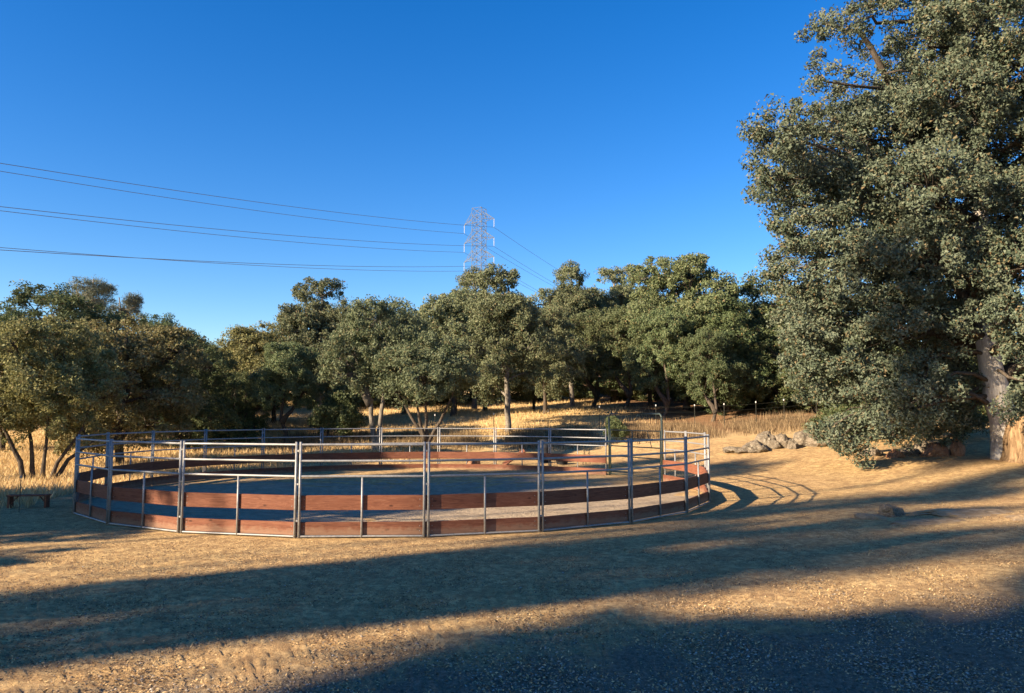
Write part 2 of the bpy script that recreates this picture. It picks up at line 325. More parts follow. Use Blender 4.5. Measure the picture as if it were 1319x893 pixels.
plabels = ['sunlit pen panel nearest the camera, in the middle of the round pen\'s near side',
 'near side pen panel just right of the middle one, planks in sun',
 'near side pen panel second to the right of the middle, planks lit',
 'dark planked pen panel where the near side begins to turn away rightwards',
 'narrow looking pen panel seen steeply, second from the pen\'s right end, shaded planks',
 'pen panel at the right end, its planks throwing a curved shadow',
 'pen panel just behind the right end, inner planks lit, seen almost edge on',
 'short pen panel directly right of the walk-through gate on the far side',
 'far side pen panel directly left of the walk-through gate, planks in shade',
 'far side pen panel second left of the gate, black barrel behind it',
 'far side pen panel third left of the gate, leaning board behind it',
 'far side pen panel fourth left of the gate, brown mound behind its lower plank',
 'far side pen panel in front of the two stemmed pale oak, planks lit',
 'far side pen panel with slanted post shadows, before the dark bush',
 'far side pen panel in shade, left of the dark bush',
 'far left pen panel whose dark planks rise against golden grass, second of the shaded run',
 'far left pen panel against golden grass, third of the shaded run',
 'leftmost far panel where the pen turns back, seen almost edge on',
 'pen panel at the pen\'s left end nearest the bench, in tree shade',
 'near left pen panel in tree shade, second from the pen\'s left end',
 'near left pen panel in tree shade, just left of the sunlit planks',
 'near side pen panel just left of the middle one, planks lit']
for (a, b), lb in zip(front, plabels): panel(a, b, lb)

# walk-through gate with a bow frame
def pc(a, r=PR): a = math.radians(a); return np.array([PC[0]+r*math.cos(a), PC[1]+r*math.sin(a)])
g0, g1 = pc(20.4), pc(40.1); c = (g0+g1)/2; d = g1-g0; L = float(np.hypot(*d)); rz = math.atan2(d[1], d[0])
t = empty('bow_gate', (c[0], c[1], 0.012), rz, 'dark green walk-through gate with an arched pipe bow on the far right of the pen', 'gate')
e = L/2-0.03; R0 = 0.13; zt = 2.02
for s in (-1, 1): MB().tube([(s*e, 0, 0), (s*e, 0, zt-R0)], [0.032]*2, 10).build('gate_post', M['green_pipe'], t, True)
pts = [(-e+R0-R0*math.cos(q), 0, zt-R0+R0*math.sin(q)) for q in np.linspace(0, PI/2, 6)]+[(e-R0+R0*math.sin(q), 0, zt-R0+R0*math.cos(q)) for q in np.linspace(0, PI/2, 6)]
MB().tube(pts, [0.026]*len(pts), 10).build('bow', M['green_pipe'], t, True)
le = e-0.07
for s in (-1, 1): MB().tube([(s*le, 0, 0.10), (s*le, 0, 1.52)], [0.02]*2, 8).build('leaf_stile', M['green_pipe'], t, True)
for z in (0.12, 0.40, 0.68, 1.0, 1.25, 1.50): MB().tube([(-le, 0, z), (le, 0, z)], [0.018]*2, 8).build('leaf_rail', M['green_pipe'], t, True)
MB().tube([(0.1, 0, 0.12), (0.1, 0, 1.50)], [0.018]*2, 8).build('leaf_middle_bar', M['green_pipe'], t, True)
MB().tube([(-le+0.35, 0.03, 1.0), (-le+0.55, 0.03, 1.5)], [0.012]*2, 6).build('brace', M['green_pipe'], t)
MB().box((le-0.02, -0.03, 1.0), (0.10, 0.03, 0.05)).build('latch', M['galv'], t)

# ------------------------------------------------------------------ trees
def leaves_arrays(rng, cl, out, per, L, rc, flat=0.75, aspect=0.55, tri=False):
    n = len(cl)*per; c = np.repeat(cl, per, 0); o = np.repeat(out, per, 0)
    u = rng.normal(size=(n, 3)); u /= np.linalg.norm(u, axis=1)[:, None]
    rad = rng.random(n)**0.45; s = np.repeat(rng.uniform(0.45, 1.35, len(cl)), per)
    P = c+u*(rad*rc*s)[:, None]*np.array([1, 1, flat])
    nr = o*0.30+u*0.25+rng.normal(size=(n, 3))*0.75+np.array([0, 0, 0.2]); nr /= np.linalg.norm(nr, axis=1)[:, None]
    t = rng.normal(size=(n, 3)); a = np.cross(nr, t); a /= np.linalg.norm(a, axis=1)[:, None]; b = np.cross(nr, a)
    l = L*rng.uniform(0.6, 1.25, n)[:, None]*0.5; ww = l*aspect
    if tri:
        V = np.stack([P-a*l-b*ww*0.7, P+a*l, P-a*l*0.5+b*ww*1.3], 1).reshape(-1, 3); return V, np.arange(n*3).reshape(-1, 3)
    V = np.stack([P-a*l, P-b*ww+a*l*0.2+nr*ww*0.25, P+a*l, P+b*ww+a*l*0.2+nr*ww*0.25], 1).reshape(-1, 3)
    F = np.arange(n*4).reshape(-1, 4); return V, F
def limb(rng, p0, p1, sag=0.1, n=5):
    p0, p1 = Vector(p0), Vector(p1); L = (p1-p0).length; out = []
    k = Vector(rng.normal(size=3))*L*sag
    for i in range(n+1):
        t = i/n; p = p0.lerp(p1, t)+k*math.sin(PI*t)+Vector((0, 0, L*0.12*math.sin(PI*t)))
        if 0 < i < n: p += Vector(rng.normal(size=3))*L*0.025
        out.append(p)
    return out
def tree_meshes(seed, stems, lobes, ncl, per, L, rc, leafmat, barkmat, r0=0.2, twig=0.5, inner=0.15, aspect=0.55, bmat=None, droop=False, tri=True):
    """stems: polylines (local); lobes: (x,y,z,rx,ry,rz[,density]). returns (trunk, branches, crown) meshes"""
    rng = np.random.default_rng(seed); T = MB(); B = MB()
    sp = []
    for si, st in enumerate(stems):
        st = [Vector(p) for p in st]; fine = []
        for i in range(len(st)-1):
            for k in range(3): fine.append(st[i].lerp(st[i+1], k/3)+Vector(rng.normal(size=3))*r0*0.12)
        fine[0] = st[0]; fine.append(st[-1]); m = len(fine)
        rr = [r0*(1-0.68*i/(m-1))*(1.55 if i == 0 else 1.15 if i == 1 else 1)*(1 if si == 0 else 0.85)*rng.uniform(0.92, 1.08) for i in range(m)]
        T.tube(fine, rr, 10); sp += [(p, q) for p, q in zip(fine, rr)]
    Lb = np.array([l[:6] for l in lobes]); dens = np.array([l[6] if len(l) > 6 else 1.0 for l in lobes])
    area = (Lb[:, 3]*Lb[:, 4]+Lb[:, 3]*Lb[:, 5]+Lb[:, 4]*Lb[:, 5])*dens; cnt = np.maximum(3, (ncl*area/area.sum()).astype(int))
    CL, OUT = [], []
    for li, l in enumerate(Lb):
        c = l[:3]; cands = [(p, q) for p, q in sp if p.z < c[2]+0.1*l[5]] or sp[:4]
        if c[2]-l[5] < 1.6 and l[3] < 2 and droop: cands = [(p, q) for p, q in sp if c[2]+1.0 < p.z < c[2]+3.2] or cands
        p, q = min(cands, key=lambda pq: (pq[0]-Vector(c)).length+0.25*abs(pq[0].z-c[2]+l[5]))
        path = limb(rng, p, c, 0.07); m = len(path)
        B.tube(path, [max(0.02, q*(0.2 if droop and c[2]-l[5] < 1.6 else 0.55)*(1-0.75*i/(m-1))) for i in range(m)], 6)
        d = rng.normal(size=(cnt[li]*2, 3)); d /= np.linalg.norm(d, axis=1)[:, None]
        d = d[rng.random(len(d)) < np.where(d[:, 2] < -0.25, 0.45, 1.0)][:cnt[li]]
        k = np.where(rng.random(len(d)) < inner, rng.uniform(0.3, 0.8, len(d)), rng.uniform(0.76, 1.16, len(d)))
        pos = c+d*k[:, None]*l[3:6]
        keep = np.ones(len(pos), bool)
        for lj, o in enumerate(Lb):
            if lj != li and dens[lj] > 0.6: keep &= (((pos-o[:3])/o[3:6])**2).sum(1) > 0.42
        pos, d = pos[keep], d[keep]
        CL.append(pos); OUT.append(d)
        for q2 in range(int(len(pos)*twig)):
            s_ = path[rng.integers(m//2, m)]; e_ = pos[q2]
            mid = (np.array(s_)+e_)/2+rng.normal(size=3)*0.08*np.linalg.norm(e_-np.array(s_))
            B.tube([s_, mid, e_], [0.022, 0.014, 0.006], 3, False)
    CL = np.vstack(CL); OUT = np.vstack(OUT)
    V, F = leaves_arrays(rng, CL, OUT, per, L, rc, aspect=aspect, tri=tri)
    return T.mesh('trunk', barkmat, True), B.mesh('branches', bmat or barkmat, True), raw_mesh('crown', V, F, leafmat)
def auto_lobes(rng, zc, R, Rz, n, lr=(0.30, 0.46), low=-0.55):
    out = []
    while len(out) < n:
        d = rng.normal(size=3); d /= np.linalg.norm(d)
        if d[2] < low: continue
        k = rng.uniform(0.45, 0.78); r = rng.uniform(*lr)
        out.append((d[0]*R*k, d[1]*R*k, zc+d[2]*Rz*k, R*r, R*r*rng.uniform(0.85, 1.15), min(R, Rz)*r*rng.uniform(0.7, 0.95)))
    out.append((0, 0, zc, R*0.45, R*0.45, Rz*0.5)); return out
VAR = {}
def variant(key, seed, stems, zc, R, Rz, n, leaf, bk, r0, ncl=520, per=105, L=0.14, rc=0.40, **kw):
    rng = np.random.default_rng(seed)
    lob = auto_lobes(rng, zc, R, Rz, n, **{k: v for k, v in kw.items() if k in ('lr', 'low')})
    kw = {k: v for k, v in kw.items() if k not in ('lr', 'low')}
    if key != 'pine' and key != 'bush': ncl = int(ncl*1.05)
    VAR[key] = tree_meshes(seed, stems, lob, ncl, per, L, rc, M[leaf], M[bk], r0, **kw)
    co = np.empty(len(VAR[key][2].vertices)*3, np.float32); VAR[key][2].vertices.foreach_get('co', co); VAR[key+'_h'] = float(np.percentile(co[2::3], 99.9)); VAR[key+'_r'] = float(np.percentile(np.hypot(co[0::3], co[1::3]), 93))
single = [[(0, 0, -0.3), (0.05, 0, 1.2), (-0.1, 0.1, 2.6), (0.1, 0, 4.2), (0, 0, 6.3)]]
tallst = [[(0, 0, -0.3), (0.1, 0, 2.0), (-0.22, 0.25, 4.0), (0.1, 0, 6.5), (0, 0, 8.6)]]
double = [[(0, 0, -0.3), (-0.12, 0, 0.7), (-0.35, 0.1, 2.3), (-0.95, 0, 3.9), (-1.4, 0, 5.2)], [(0.08, 0, -0.3), (0.2, 0, 0.9), (0.4, 0, 2.4), (0.5, 0.1, 4.2), (0.7, 0, 6.2)], [(-0.35, 0.1, 2.3), (-1.6, 0, 3.8), (-2.2, 0, 4.6)]]
vase = [[(0, 0, -0.3), (0, 0, 0.8), (-0.8, 0, 2.0), (-1.7, 0.2, 3.4)], [(0.02, 0, 0.7), (0.0, 0.1, 2.0), (-0.2, 0, 4.0)], [(0.04, 0, 0.6), (0.8, 0, 1.8), (1.5, -0.2, 3.2)], [(0, 0, 0.7), (-0.35, -0.4, 2.0), (-0.6, -0.8, 3.4)]]
multi = [[(-0.25, 0, -0.3), (-0.7, 0, 1.2), (-1.5, 0, 2.8)], [(-0.1, 0.1, -0.3), (-0.25, 0.1, 1.4), (-0.5, 0.3, 3.2)], [(0.1, 0, -0.3), (0.25, 0, 1.3), (0.3, 0, 3.4)], [(0.25, -0.1, -0.3), (0.75, -0.1, 1.1), (1.7, -0.2, 2.6)], [(0.3, 0.2, -0.3), (1.1, 0.4, 1.2), (2.2, 0.6, 2.1)]]
lean = [[(0, 0, -0.3), (-0.25, 0, 0.9), (-0.6, 0, 2.0), (-0.5, 0.1, 3.2), (-0.2, 0, 5.2)], [(-0.55, 0, 1.7), (0.5, 0, 3.0), (1.2, 0, 4.2)]]
variant('single', 11, single, 4.2, 3.2, 3.7, 24, 'leaf_grey', 'bark', 0.2, low=-0.75, ncl=640, lr=(0.2, 0.38))
variant('tall', 12, tallst, 5.6, 3.2, 4.9, 26, 'leaf_grey', 'bark_grey', 0.22, ncl=780, lr=(0.2, 0.38), low=-0.8)
variant('double', 13, double, 5.0, 3.1, 3.1, 20, 'leaf_grey', 'bark_grey', 0.2, ncl=680, low=-0.65)
variant('vase', 14, vase, 4.3, 2.8, 2.4, 17, 'leaf_grey', 'bark', 0.15, ncl=520, low=-0.65)
variant('multi', 15, multi, 4.3, 3.5, 3.1, 26, 'leaf_olive', 'bark', 0.15, low=-0.85, ncl=760, lr=(0.2, 0.36))
variant('olive', 16, single, 4.3, 3.5, 3.5, 26, 'leaf_olive', 'bark', 0.2, low=-0.95, ncl=760, lr=(0.2, 0.36))
variant('dark', 17, lean, 4.1, 3.4, 3.9, 24, 'leaf_dark', 'bark', 0.2, low=-1.0, ncl=760)
variant('green', 18, lean, 5.0, 3.1, 3.9, 24, 'leaf_green', 'bark', 0.22, low=-0.8, ncl=700, lr=(0.22, 0.4))
variant('thicket', 21, [[(0, 0, -0.2), (0.1, 0, 1.5), (0, 0, 3)]], 2.1, 3.0, 2.4, 18, 'leaf_dark', 'bark', 0.12, ncl=420, low=-1.0)
variant('bush', 19, [[(0, 0, -0.2), (0.1, 0, 0.7), (0, 0, 1.4)]], 1.35, 1.15, 1.3, 9, 'leaf_dark', 'bark', 0.08, ncl=200, L=0.11, rc=0.28, low=-1.0)
variant('pine', 20, [[(0, 0, -0.3), (0.1, 0, 3), (-0.1, 0, 6), (0, 0, 9)], [(-0.1, 0, 5.5), (0.7, 0, 7), (1.0, 0, 8.6)]], 7.4, 2.0, 2.4, 16, 'leaf_pine', 'bark_grey', 0.16, ncl=230, per=60, L=0.22, rc=0.42, aspect=0.18, lr=(0.2, 0.34), inner=0.05)

def place_tree(key, px, Y, ytop, label, width=1.0, rz=None, name='oak_tree', group='oaks around the pen', seed=[0], X=None, cat='tree', sink=0.0):
    if X is None: X = at(px, 534, Y).x
    if key in ('single', 'tall', 'green', 'dark') and Y > 37 and not sink: sink = 0.75
    gz = float(h(X, Y))-sink; H = at(px, ytop, Y).z-gz if ytop is not None else VAR[key+'_h']
    s = H/VAR[key+'_h']; seed[0] += 1
    if rz is None: rz = random.Random(seed[0]*7).uniform(0, 2*PI)
    t = empty(name, (X, Y, gz), rz, label, cat, group)
    t.scale = (s*width, s*width, s)
    for nm, me in zip(('trunk', 'branches', 'crown'), VAR[key]):
        o = link(nm, me, t)
        
    return t
G = 'oaks around the pen'
T = place_tree
T('multi', 52, 23.5, 412, 'many stemmed oak at the left edge behind the small bench', 0.95, 0.4, sink=0.3)
T('olive', 158, 28, 408, 'broad yellowish olive oak drooping over the pen\'s left end', 1.02, 2.0, sink=1.1)
T('dark', 228, 34, 425, 'dark live oak right of the yellowish oak, behind the left of the pen', 0.95, sink=0.5)
T('dark', 50, 46, 366, 'dark green tree crown rising above the many stemmed oak at far left', 1.25)
T('pine', 112, 55, 360, 'wispy grey foothill pine on the skyline, left one of the pair', 1.1, name='pine_tree', group='pines on the left skyline')
T('pine', 160, 58, 378, 'wispy grey foothill pine on the skyline, right one of the pair', 0.8, name='pine_tree', group='pines on the left skyline')
T('dark', 198, 52, 405, 'dark tree on the skyline just right of the grey pines', 1.0)
T('olive', 325, 42, 418, 'yellow olive oak with a rounded top left of the tall grey oak', 1.0)
T('dark', 275, 46, 445, 'dark low oak filling the skyline dip left of the yellow olive oak', 1.0)
T('dark', 262, 39, 470, 'small dark oak with thin trunk between the two yellowish oaks', 0.75)
T('tall', 412, 42, 358, 'tall grey green oak with a high rounded crown left of centre', 0.92, 1.0)
T('green', 372, 37, 440, 'dark trunked oak leaning left behind the far side of the pen', 0.95, 0.3)
T('double', 484, 34, 384, 'pale two stemmed oak standing right of the dark bush', 0.84, 0.0)
T('vase', 549, 32.5, 428, 'small oak with dark stems spreading in a V behind the pen', 0.95, 0.0)
T('bush', 438, 36.5, 495, 'dense dark bush left of the pale two stemmed oak', 0.8, name='bush', group='dark bushes behind the pen', cat='bush')
T('bush', 424, 39, 510, 'smaller dark bush half hidden behind the dense one', 0.8, name='bush', group='dark bushes behind the pen', cat='bush')
T('bush', 793, 35, 536, 'low round dark bush behind the walk-through gate', 0.9, name='bush', group='dark bushes behind the pen', cat='bush')
T('single', 585, 47, 372, 'grey oak whose crown meets the left foot of the pylon', 0.95)
T('tall', 612, 56, 350, 'pale trunked oak standing directly in front of the pylon', 0.85)
T('single', 520, 52, 400, 'grey oak in the second row behind the V stemmed one', 1.0)
T('tall', 655, 40, 345, 'tall oak right of the pylon with a straight dark trunk', 0.86, 2.2)
T('single', 688, 50, 420, 'slender grey oak tucked beside the straight dark trunk', 0.7)
T('tall', 738, 57, 342, 'tall oak with a pale trunk standing on the golden slope', 0.80, 3.0)
T('tall', 793, 60, 345, 'grey brown crowned oak right of the pale trunked slope oak', 0.95, 4.2)
T('green', 803, 48, 398, 'low green oak with dark trunks beside the pale trunked slope oak', 0.95)
T('green', 885, 46, 330, 'tallest green oak right of centre with a pointed crown', 0.93, 1.2)
T('green', 852, 43, 400, 'bright olive green oak in front of the tallest green one', 0.8)
T('dark', 935, 44, 385, 'dark live oak between the green oaks and the great oak', 1.0)
T('dark', 985, 47, 355, 'tall dark live oak partly behind the great oak\'s left edge', 1.1)
T('dark', 1045, 42, 420, 'deep shaded live oak under the left side of the great oak', 1.2)
T('dark', 1130, 40, 420, 'deep shaded live oak behind the middle of the great oak', 1.2)
T('dark', 1225, 38, 420, 'deep shaded live oak behind the great oak\'s trunk', 1.2)
T('dark', 1310, 40, 400, 'deep shaded live oak at the right edge behind the great oak', 1.3)
T('bush', 1085, 31, 520, 'dark undergrowth bush behind the reddish boulders', 1.6, name='bush', group='bushes under the great oak', cat='bush')
T('bush', 1150, 31, 515, 'dark undergrowth bush right of the reddish boulders\' centre', 1.6, name='bush', group='bushes under the great oak', cat='bush')
T('bush', 1225, 30, 510, 'dark undergrowth bush left of the great oak\'s pale trunk', 1.6, name='bush', group='bushes under the great oak', cat='bush')
# middle rows
for key, px, Y, yt, wd, lb in [('single', 452, 47, 425, 1.0, 'grey oak filling the gap between the tall grey oak and the two stemmed oak'), ('olive', 352, 47, 425, .9, 'olive oak overlapping the right side of the rounded yellow olive one'), ('single', 625, 49, 395, .9, 'grey oak left of the straight dark trunk, below the pylon'),
        ('single', 703, 46, 395, .85, 'grey green oak between the straight dark trunk and the slope oak'), ('green', 762, 51, 400, .9, 'green oak just right of the pale slope trunk'), ('single', 838, 50, 385, .9, 'grey oak crown behind the bright olive green oak'),
        ('green', 915, 41, 425, .8, 'low olive green oak in front of the dark live oaks, right of centre'), ('dark', 965, 46, 440, .8, 'low dark live oak behind the white tipped posts'), ('dark', 1015, 45, 440, .8, 'low dark live oak behind the pale outcrop'),
        ('dark', 100, 38, 430, .9, 'dark oak showing between the many stemmed and the yellowish oak'), ('dark', 5, 33, 400, .9, 'dark oak at the left edge behind the many stemmed oak'), ('dark', 305, 38, 480, .8, 'small dark oak in front of the yellow olive oak')]:
    T(key, px, Y, yt, lb, wd)
# rows behind closing the wood
rows = [('dark', -15, 60, 415, 'dark distant oak cut by the left edge, behind the many stemmed oak'), ('green', 30, 70, 400, 'distant green crown on the far left skyline above the many stemmed oak'),
        ('single', 85, 66, 402, 'distant grey crown left of the grey pines at their foot'), ('dark', 140, 68, 412, 'distant dark crown filling the foot of the grey pines'), ('dark', 205, 62, 425, 'distant dark oak above the dark live oak at left'),
        ('single', 250, 68, 445, 'distant grey oak in the lowest dip of the skyline'), ('olive', 292, 64, 432, 'distant olive crown left of the rounded yellow olive oak'), ('dark', 345, 66, 420, 'distant dark crown between the yellow olive oak and the tall grey oak'),
        ('green', 390, 62, 412, 'distant green crown behind the tall grey green oak'), ('single', 448, 62, 395, 'distant grey crown between the tall grey oak and the two stemmed oak'), ('dark', 498, 66, 408, 'distant dark crown behind the pale two stemmed oak'),
        ('dark', 540, 62, 418, 'distant dark crown above the V stemmed oak'), ('green', 578, 66, 395, 'distant green crown left below the pylon'), ('single', 632, 70, 375, 'distant grey crown at the pylon\'s foot'),
        ('single', 690, 66, 370, 'distant grey crown between the straight trunked oak and the slope oak'), ('dark', 715, 72, 385, 'distant dark crown in the notch left of the pale trunked slope oak'), ('single', 768, 68, 365, 'distant grey crown just right of the pale trunked slope oak'),
        ('dark', 832, 64, 375, 'distant dark crown in the notch left of the tallest green oak'), ('single', 915, 66, 368, 'distant grey crown right of the tallest green oak'), ('dark', 958, 62, 372, 'distant dark crown left of the great oak'),
        ('single', 1005, 62, 375, 'distant grey crown touching the great oak\'s left outline'), ('dark', 1060, 60, 385, 'distant dark crown behind the great oak\'s left foliage'), ('dark', 1120, 60, 395, 'distant dark crown behind the great oak\'s middle')]
for key, px, Y, yt, lb in rows: T(key, px, Y, yt+14, lb, 1.2, group='distant oaks closing the wood')
rows = [(-10, 44, 'thicket behind the stems at the far left edge'), (75, 46, 'thicket behind the many stemmed oak, right part'), (150, 46, 'thicket in shade below the broad yellowish oak'), (225, 44, 'thicket in shade below the dark live oak at left'),
        (300, 54, 'low thicket below the yellow olive oak'), (365, 60, 'low thicket beyond the golden strip, left of the dark bush'), (430, 60, 'low thicket far behind the dark bush'), (500, 62, 'low thicket far behind the two stemmed oak'),
        (560, 64, 'low thicket above the golden slope left of the pale trunks'), (620, 67, 'low thicket above the golden slope behind the pale trunks'), (680, 68, 'low thicket at the top of the golden slope right of the dark trunk'), (735, 67, 'low thicket behind the pale trunked slope oak'),
        (790, 62, 'shaded thicket between slope oak and dark trunks'), (845, 58, 'shaded thicket behind the dark trunks of the green oaks'), (900, 54, 'shaded thicket under the tallest green oak'), (950, 50, 'shaded thicket behind the white tipped posts, left'),
        (1000, 47, 'shaded thicket behind the white tipped posts, right'), (1055, 44, 'shaded thicket left under the great oak'), (1115, 42, 'shaded thicket in the middle under the great oak'), (1180, 41, 'shaded thicket right of middle under the great oak'),
        (1245, 40, 'shaded thicket behind the great oak\'s pale trunk'), (1315, 40, 'shaded thicket at the right edge behind the stump')]
for i, (px, Y, lb) in enumerate(rows):
    T('thicket', px, Y-1.5, 446+14*(i % 3), lb, 1.5, name='thicket', group='dark thickets between the trunks', cat='thicket')
# oaks outside the left of the picture that shade the yard: u = distance across the light, s = distance along it
def shade_tree(key, s, u, H, half, label):
    d = (math.sin(a_), math.cos(a_)); n = (-math.cos(a_), math.sin(a_))
    X = s*d[0]+u*n[0]; Y = s*d[1]+u*n[1]; gz = float(h(X, Y)); k = (H-gz)/VAR[key+'_h']; q = half/VAR[key+'_r']
    t = empty('oak_tree', (X, Y, gz), s*1.7+u, label, 'tree', 'oaks left of the yard'); t.scale = (q, q, k)
    for nm, me in zip(('trunk', 'branches', 'crown'), VAR[key]): link(nm, me, t)
shade = [('olive', -20, 2.4, 13, 3.4, 'oak out of view at left whose shade covers the gravel at the bottom'), ('tall', -24, 3.2, 15.5, 3.0, 'taller oak out of view behind the one shading the gravel'), ('olive', -12, -2.0, 8, 3.2, 'oak out of view at lower left nearest the camera'),
         ('single', -24, 8.3, 13.5, 1.0, 'nearest of the narrow oaks out of view at left, shading the middle band'), ('vase', -32, 10.0, 19.5, 0.8, 'middle one of the narrow oaks out of view at left'), ('pine', -34, 11.2, 23.5, 0.7, 'farthest slim pine out of view beyond the narrow oaks'),
         ('pine', -27, 7.7, 17, 0.8, 'bare stemmed pine out of view beside the nearest narrow oak'), ('pine', -24, 9.4, 14, 1.1, 'low bare stemmed pine out of view among the narrow oaks'), ('pine', -35, 9.0, 22, 1.0, 'tall bare stemmed pine out of view among the narrow oaks'),
         ('olive', -13, 16.9, 8.5, 2.7, 'oak out of view at left whose shade falls on the pen\'s left end'), ('dark', -17, 18.2, 8.6, 2.3, 'dark oak out of view at left shading the pen\'s left planks'), ('tall', -25, 18.0, 14.5, 1.3, 'tall oak out of view behind the one shading the pen\'s left end'), ('tall', -27, 22.8, 20, 2.0, 'tall oak out of view at left, shading the pen\'s far planks'),
         ('tall', -32, 19.8, 22.5, 2.2, 'very tall oak out of view, its shade reaching grass right of the pen'), ('dark', -18, 28.0, 7.0, 2.4, 'oak out of view at left beyond the bench'), ('vase', -42, 7.6, 26, 0.3, 'slim oak out of view, the farthest left'),
         ('olive', -11, 13.4, 4.4, 1.3, 'small oak out of view beside the bench track'), ('pine', -32, 6.7, 24, 0.75, 'high crowned pine out of view, first from the camera'), ('pine', -36, 11.9, 27, 0.8, 'high crowned pine out of view, second from the camera'),
         ('pine', -18, 13.9, 24, 0.8, 'high crowned slim pine out of view, third from the camera')]
for sh in shade: shade_tree(*sh)

# ------------------------------------------------------------------ the great oak on the right
BX = at(1302, 592, 24.0)
gx, gy = BX.x, BX.y; gz = float(h(gx, gy))
def L3(px, py, Y): p = at(px, py, Y); return (p.x-gx, p.y-gy, p.z-gz)
lob = []
spec = [(1082, 40, 48, 22.5, .8), (1150, 10, 50, 24, .5), (1062, 105, 40, 22.5, .7), (1140, 95, 42, 24.5, .35), (1195, 60, 60, 23, .9), (1262, 30, 70, 22.5, 1), (1315, 95, 66, 22, 1), (1018, 178, 46, 22, 1), (1000, 232, 42, 22, 1), (1080, 190, 62, 22.5, 1),
        (1150, 165, 50, 23.5, .8), (1222, 140, 66, 22.5, 1), (1305, 185, 64, 22.5, 1), (1058, 280, 58, 22, 1), (1128, 258, 66, 21.5, 1), (1195, 240, 60, 22, 1), (1262, 235, 48, 24.5, .8), (1320, 260, 50, 22.5, 1), (1030, 345, 46, 22, 1),
        (1098, 345, 66, 21.5, 1), (1175, 330, 66, 21.3, 1), (1250, 350, 60, 21.5, 1), (1325, 345, 55, 22, 1), (1040, 405, 48, 22, 1), (1085, 428, 62, 21.5, 1), (1160, 425, 68, 21, 1), (1225, 420, 46, 21, 1), (1330, 430, 40, 21.5, 1), (1060, 480, 50, 22, 1),
        (1110, 505, 52, 21.5, 1), (1168, 500, 56, 21, 1), (1225, 490, 42, 21, 1), (1150, 545, 34, 21, 1), (1205, 540, 34, 20.8, 1), (1100, 560, 28, 21.2, .9), (1075, 572, 22, 21.2, .9), (1056, 558, 12, 21.2, .7), (1108, 582, 16, 21.2, .6), (1243, 548, 20, 20.8, .8), (1338, 520, 36, 21.5, 1), (1300, 405, 28, 21.5, .7),
        (1045, 240, 40, 24, .7), (1120, 400, 90, 27, .6), (1200, 130, 100, 27, .6), (1180, 300, 110, 28, .6), (1290, 330, 100, 27, .6), (1190, 470, 90, 27, .6), (1300, 150, 110, 27, .6), (1090, 260, 80, 26, .5), (1110, 150, 60, 26, .4),
        (1110, -50, 60, 23.5, .8), (1200, -60, 85, 23, .9), (1300, -60, 90, 23, .9), (1160, -150, 80, 25, .7), (1270, -180, 100, 25, .7), (1390, -120, 100, 24, .6), (1400, 20, 80, 23, .6), (1400, 160, 85, 23, .6), (1410, 310, 85, 23, .6), (1410, 440, 70, 23, .6), (1480, 100, 110, 25, .4), (1490, 300, 110, 25, .4), (1370, -250, 100, 26, .5)]
for px, py, rp, Y, dn in spec:
    if 180 < py <= 300 and px < 1140: Y += 1.6
    if 0 < py < 125 and px < 1210: dn *= 0.55; rp *= 0.9
    if 1185 < px < 1262 and py > 380 and Y < 25: Y = 25.2
    if py > 300 and px < 1262 and Y < 25: Y += 2.6 if py > 380 else 1.8
    c = L3(px, py, Y); r = rp/1000*Y; lob.append((c[0], c[1], c[2], r, r*0.95, r*0.88, dn))
stems = [[(0, 0, -0.4), L3(1294, 545, 24.0), L3(1283, 490, 23.9), L3(1271, 440, 23.8), L3(1268, 360, 24.2), L3(1262, 250, 24.8), L3(1250, 100, 25), L3(1230, -60, 25)],
         [L3(1280, 470, 24.0), L3(1303, 300, 24.2), L3(1318, 230, 24.6), L3(1350, 60, 25)],
         [L3(1270, 440, 23.9), L3(1215, 340, 23.8), L3(1160, 270, 23.8), L3(1090, 190, 23.6)],
         [L3(1270, 400, 24), L3(1190, 230, 25), L3(1150, 110, 25), L3(1110, 40, 24.5), L3(1060, 30, 24)],
         [L3(1275, 450, 24), L3(1200, 430, 24.6), L3(1120, 440, 24.4)], [L3(1285, 490, 24), L3(1340, 420, 24), L3(1420, 300, 24)]]
tm, bm_, cm_ = tree_meshes(77, [stems[0]], lob, 4600, 140, 0.112, 0.40, M['leaf_big'], M['bark_pale'], 0.42, twig=0.35, inner=0.2, aspect=0.6, bmat=M['bark'], droop=True)
great = empty('great_oak', (gx, gy, gz), 0, 'great oak filling the right of the picture, with a sunlit whitish trunk', 'tree')
link('trunk', tm, great); link('branches', bm_, great); link('crown', cm_, great)
rng = np.random.default_rng(9)
for st, r in zip(stems[1:], (0.2, 0.17, 0.16, 0.14, 0.2)):
    fine = []; st = [Vector(p) for p in st]
    for i in range(len(st)-1):
        for k in range(3): fine.append(st[i].lerp(st[i+1], k/3)+Vector(rng.normal(size=3))*0.06)
    fine.append(st[-1]); m = len(fine)
    MB().tube(fine, [r*(1-0.7*i/m) for i in range(m)], 9).build('limb', M['bark'], great, True)
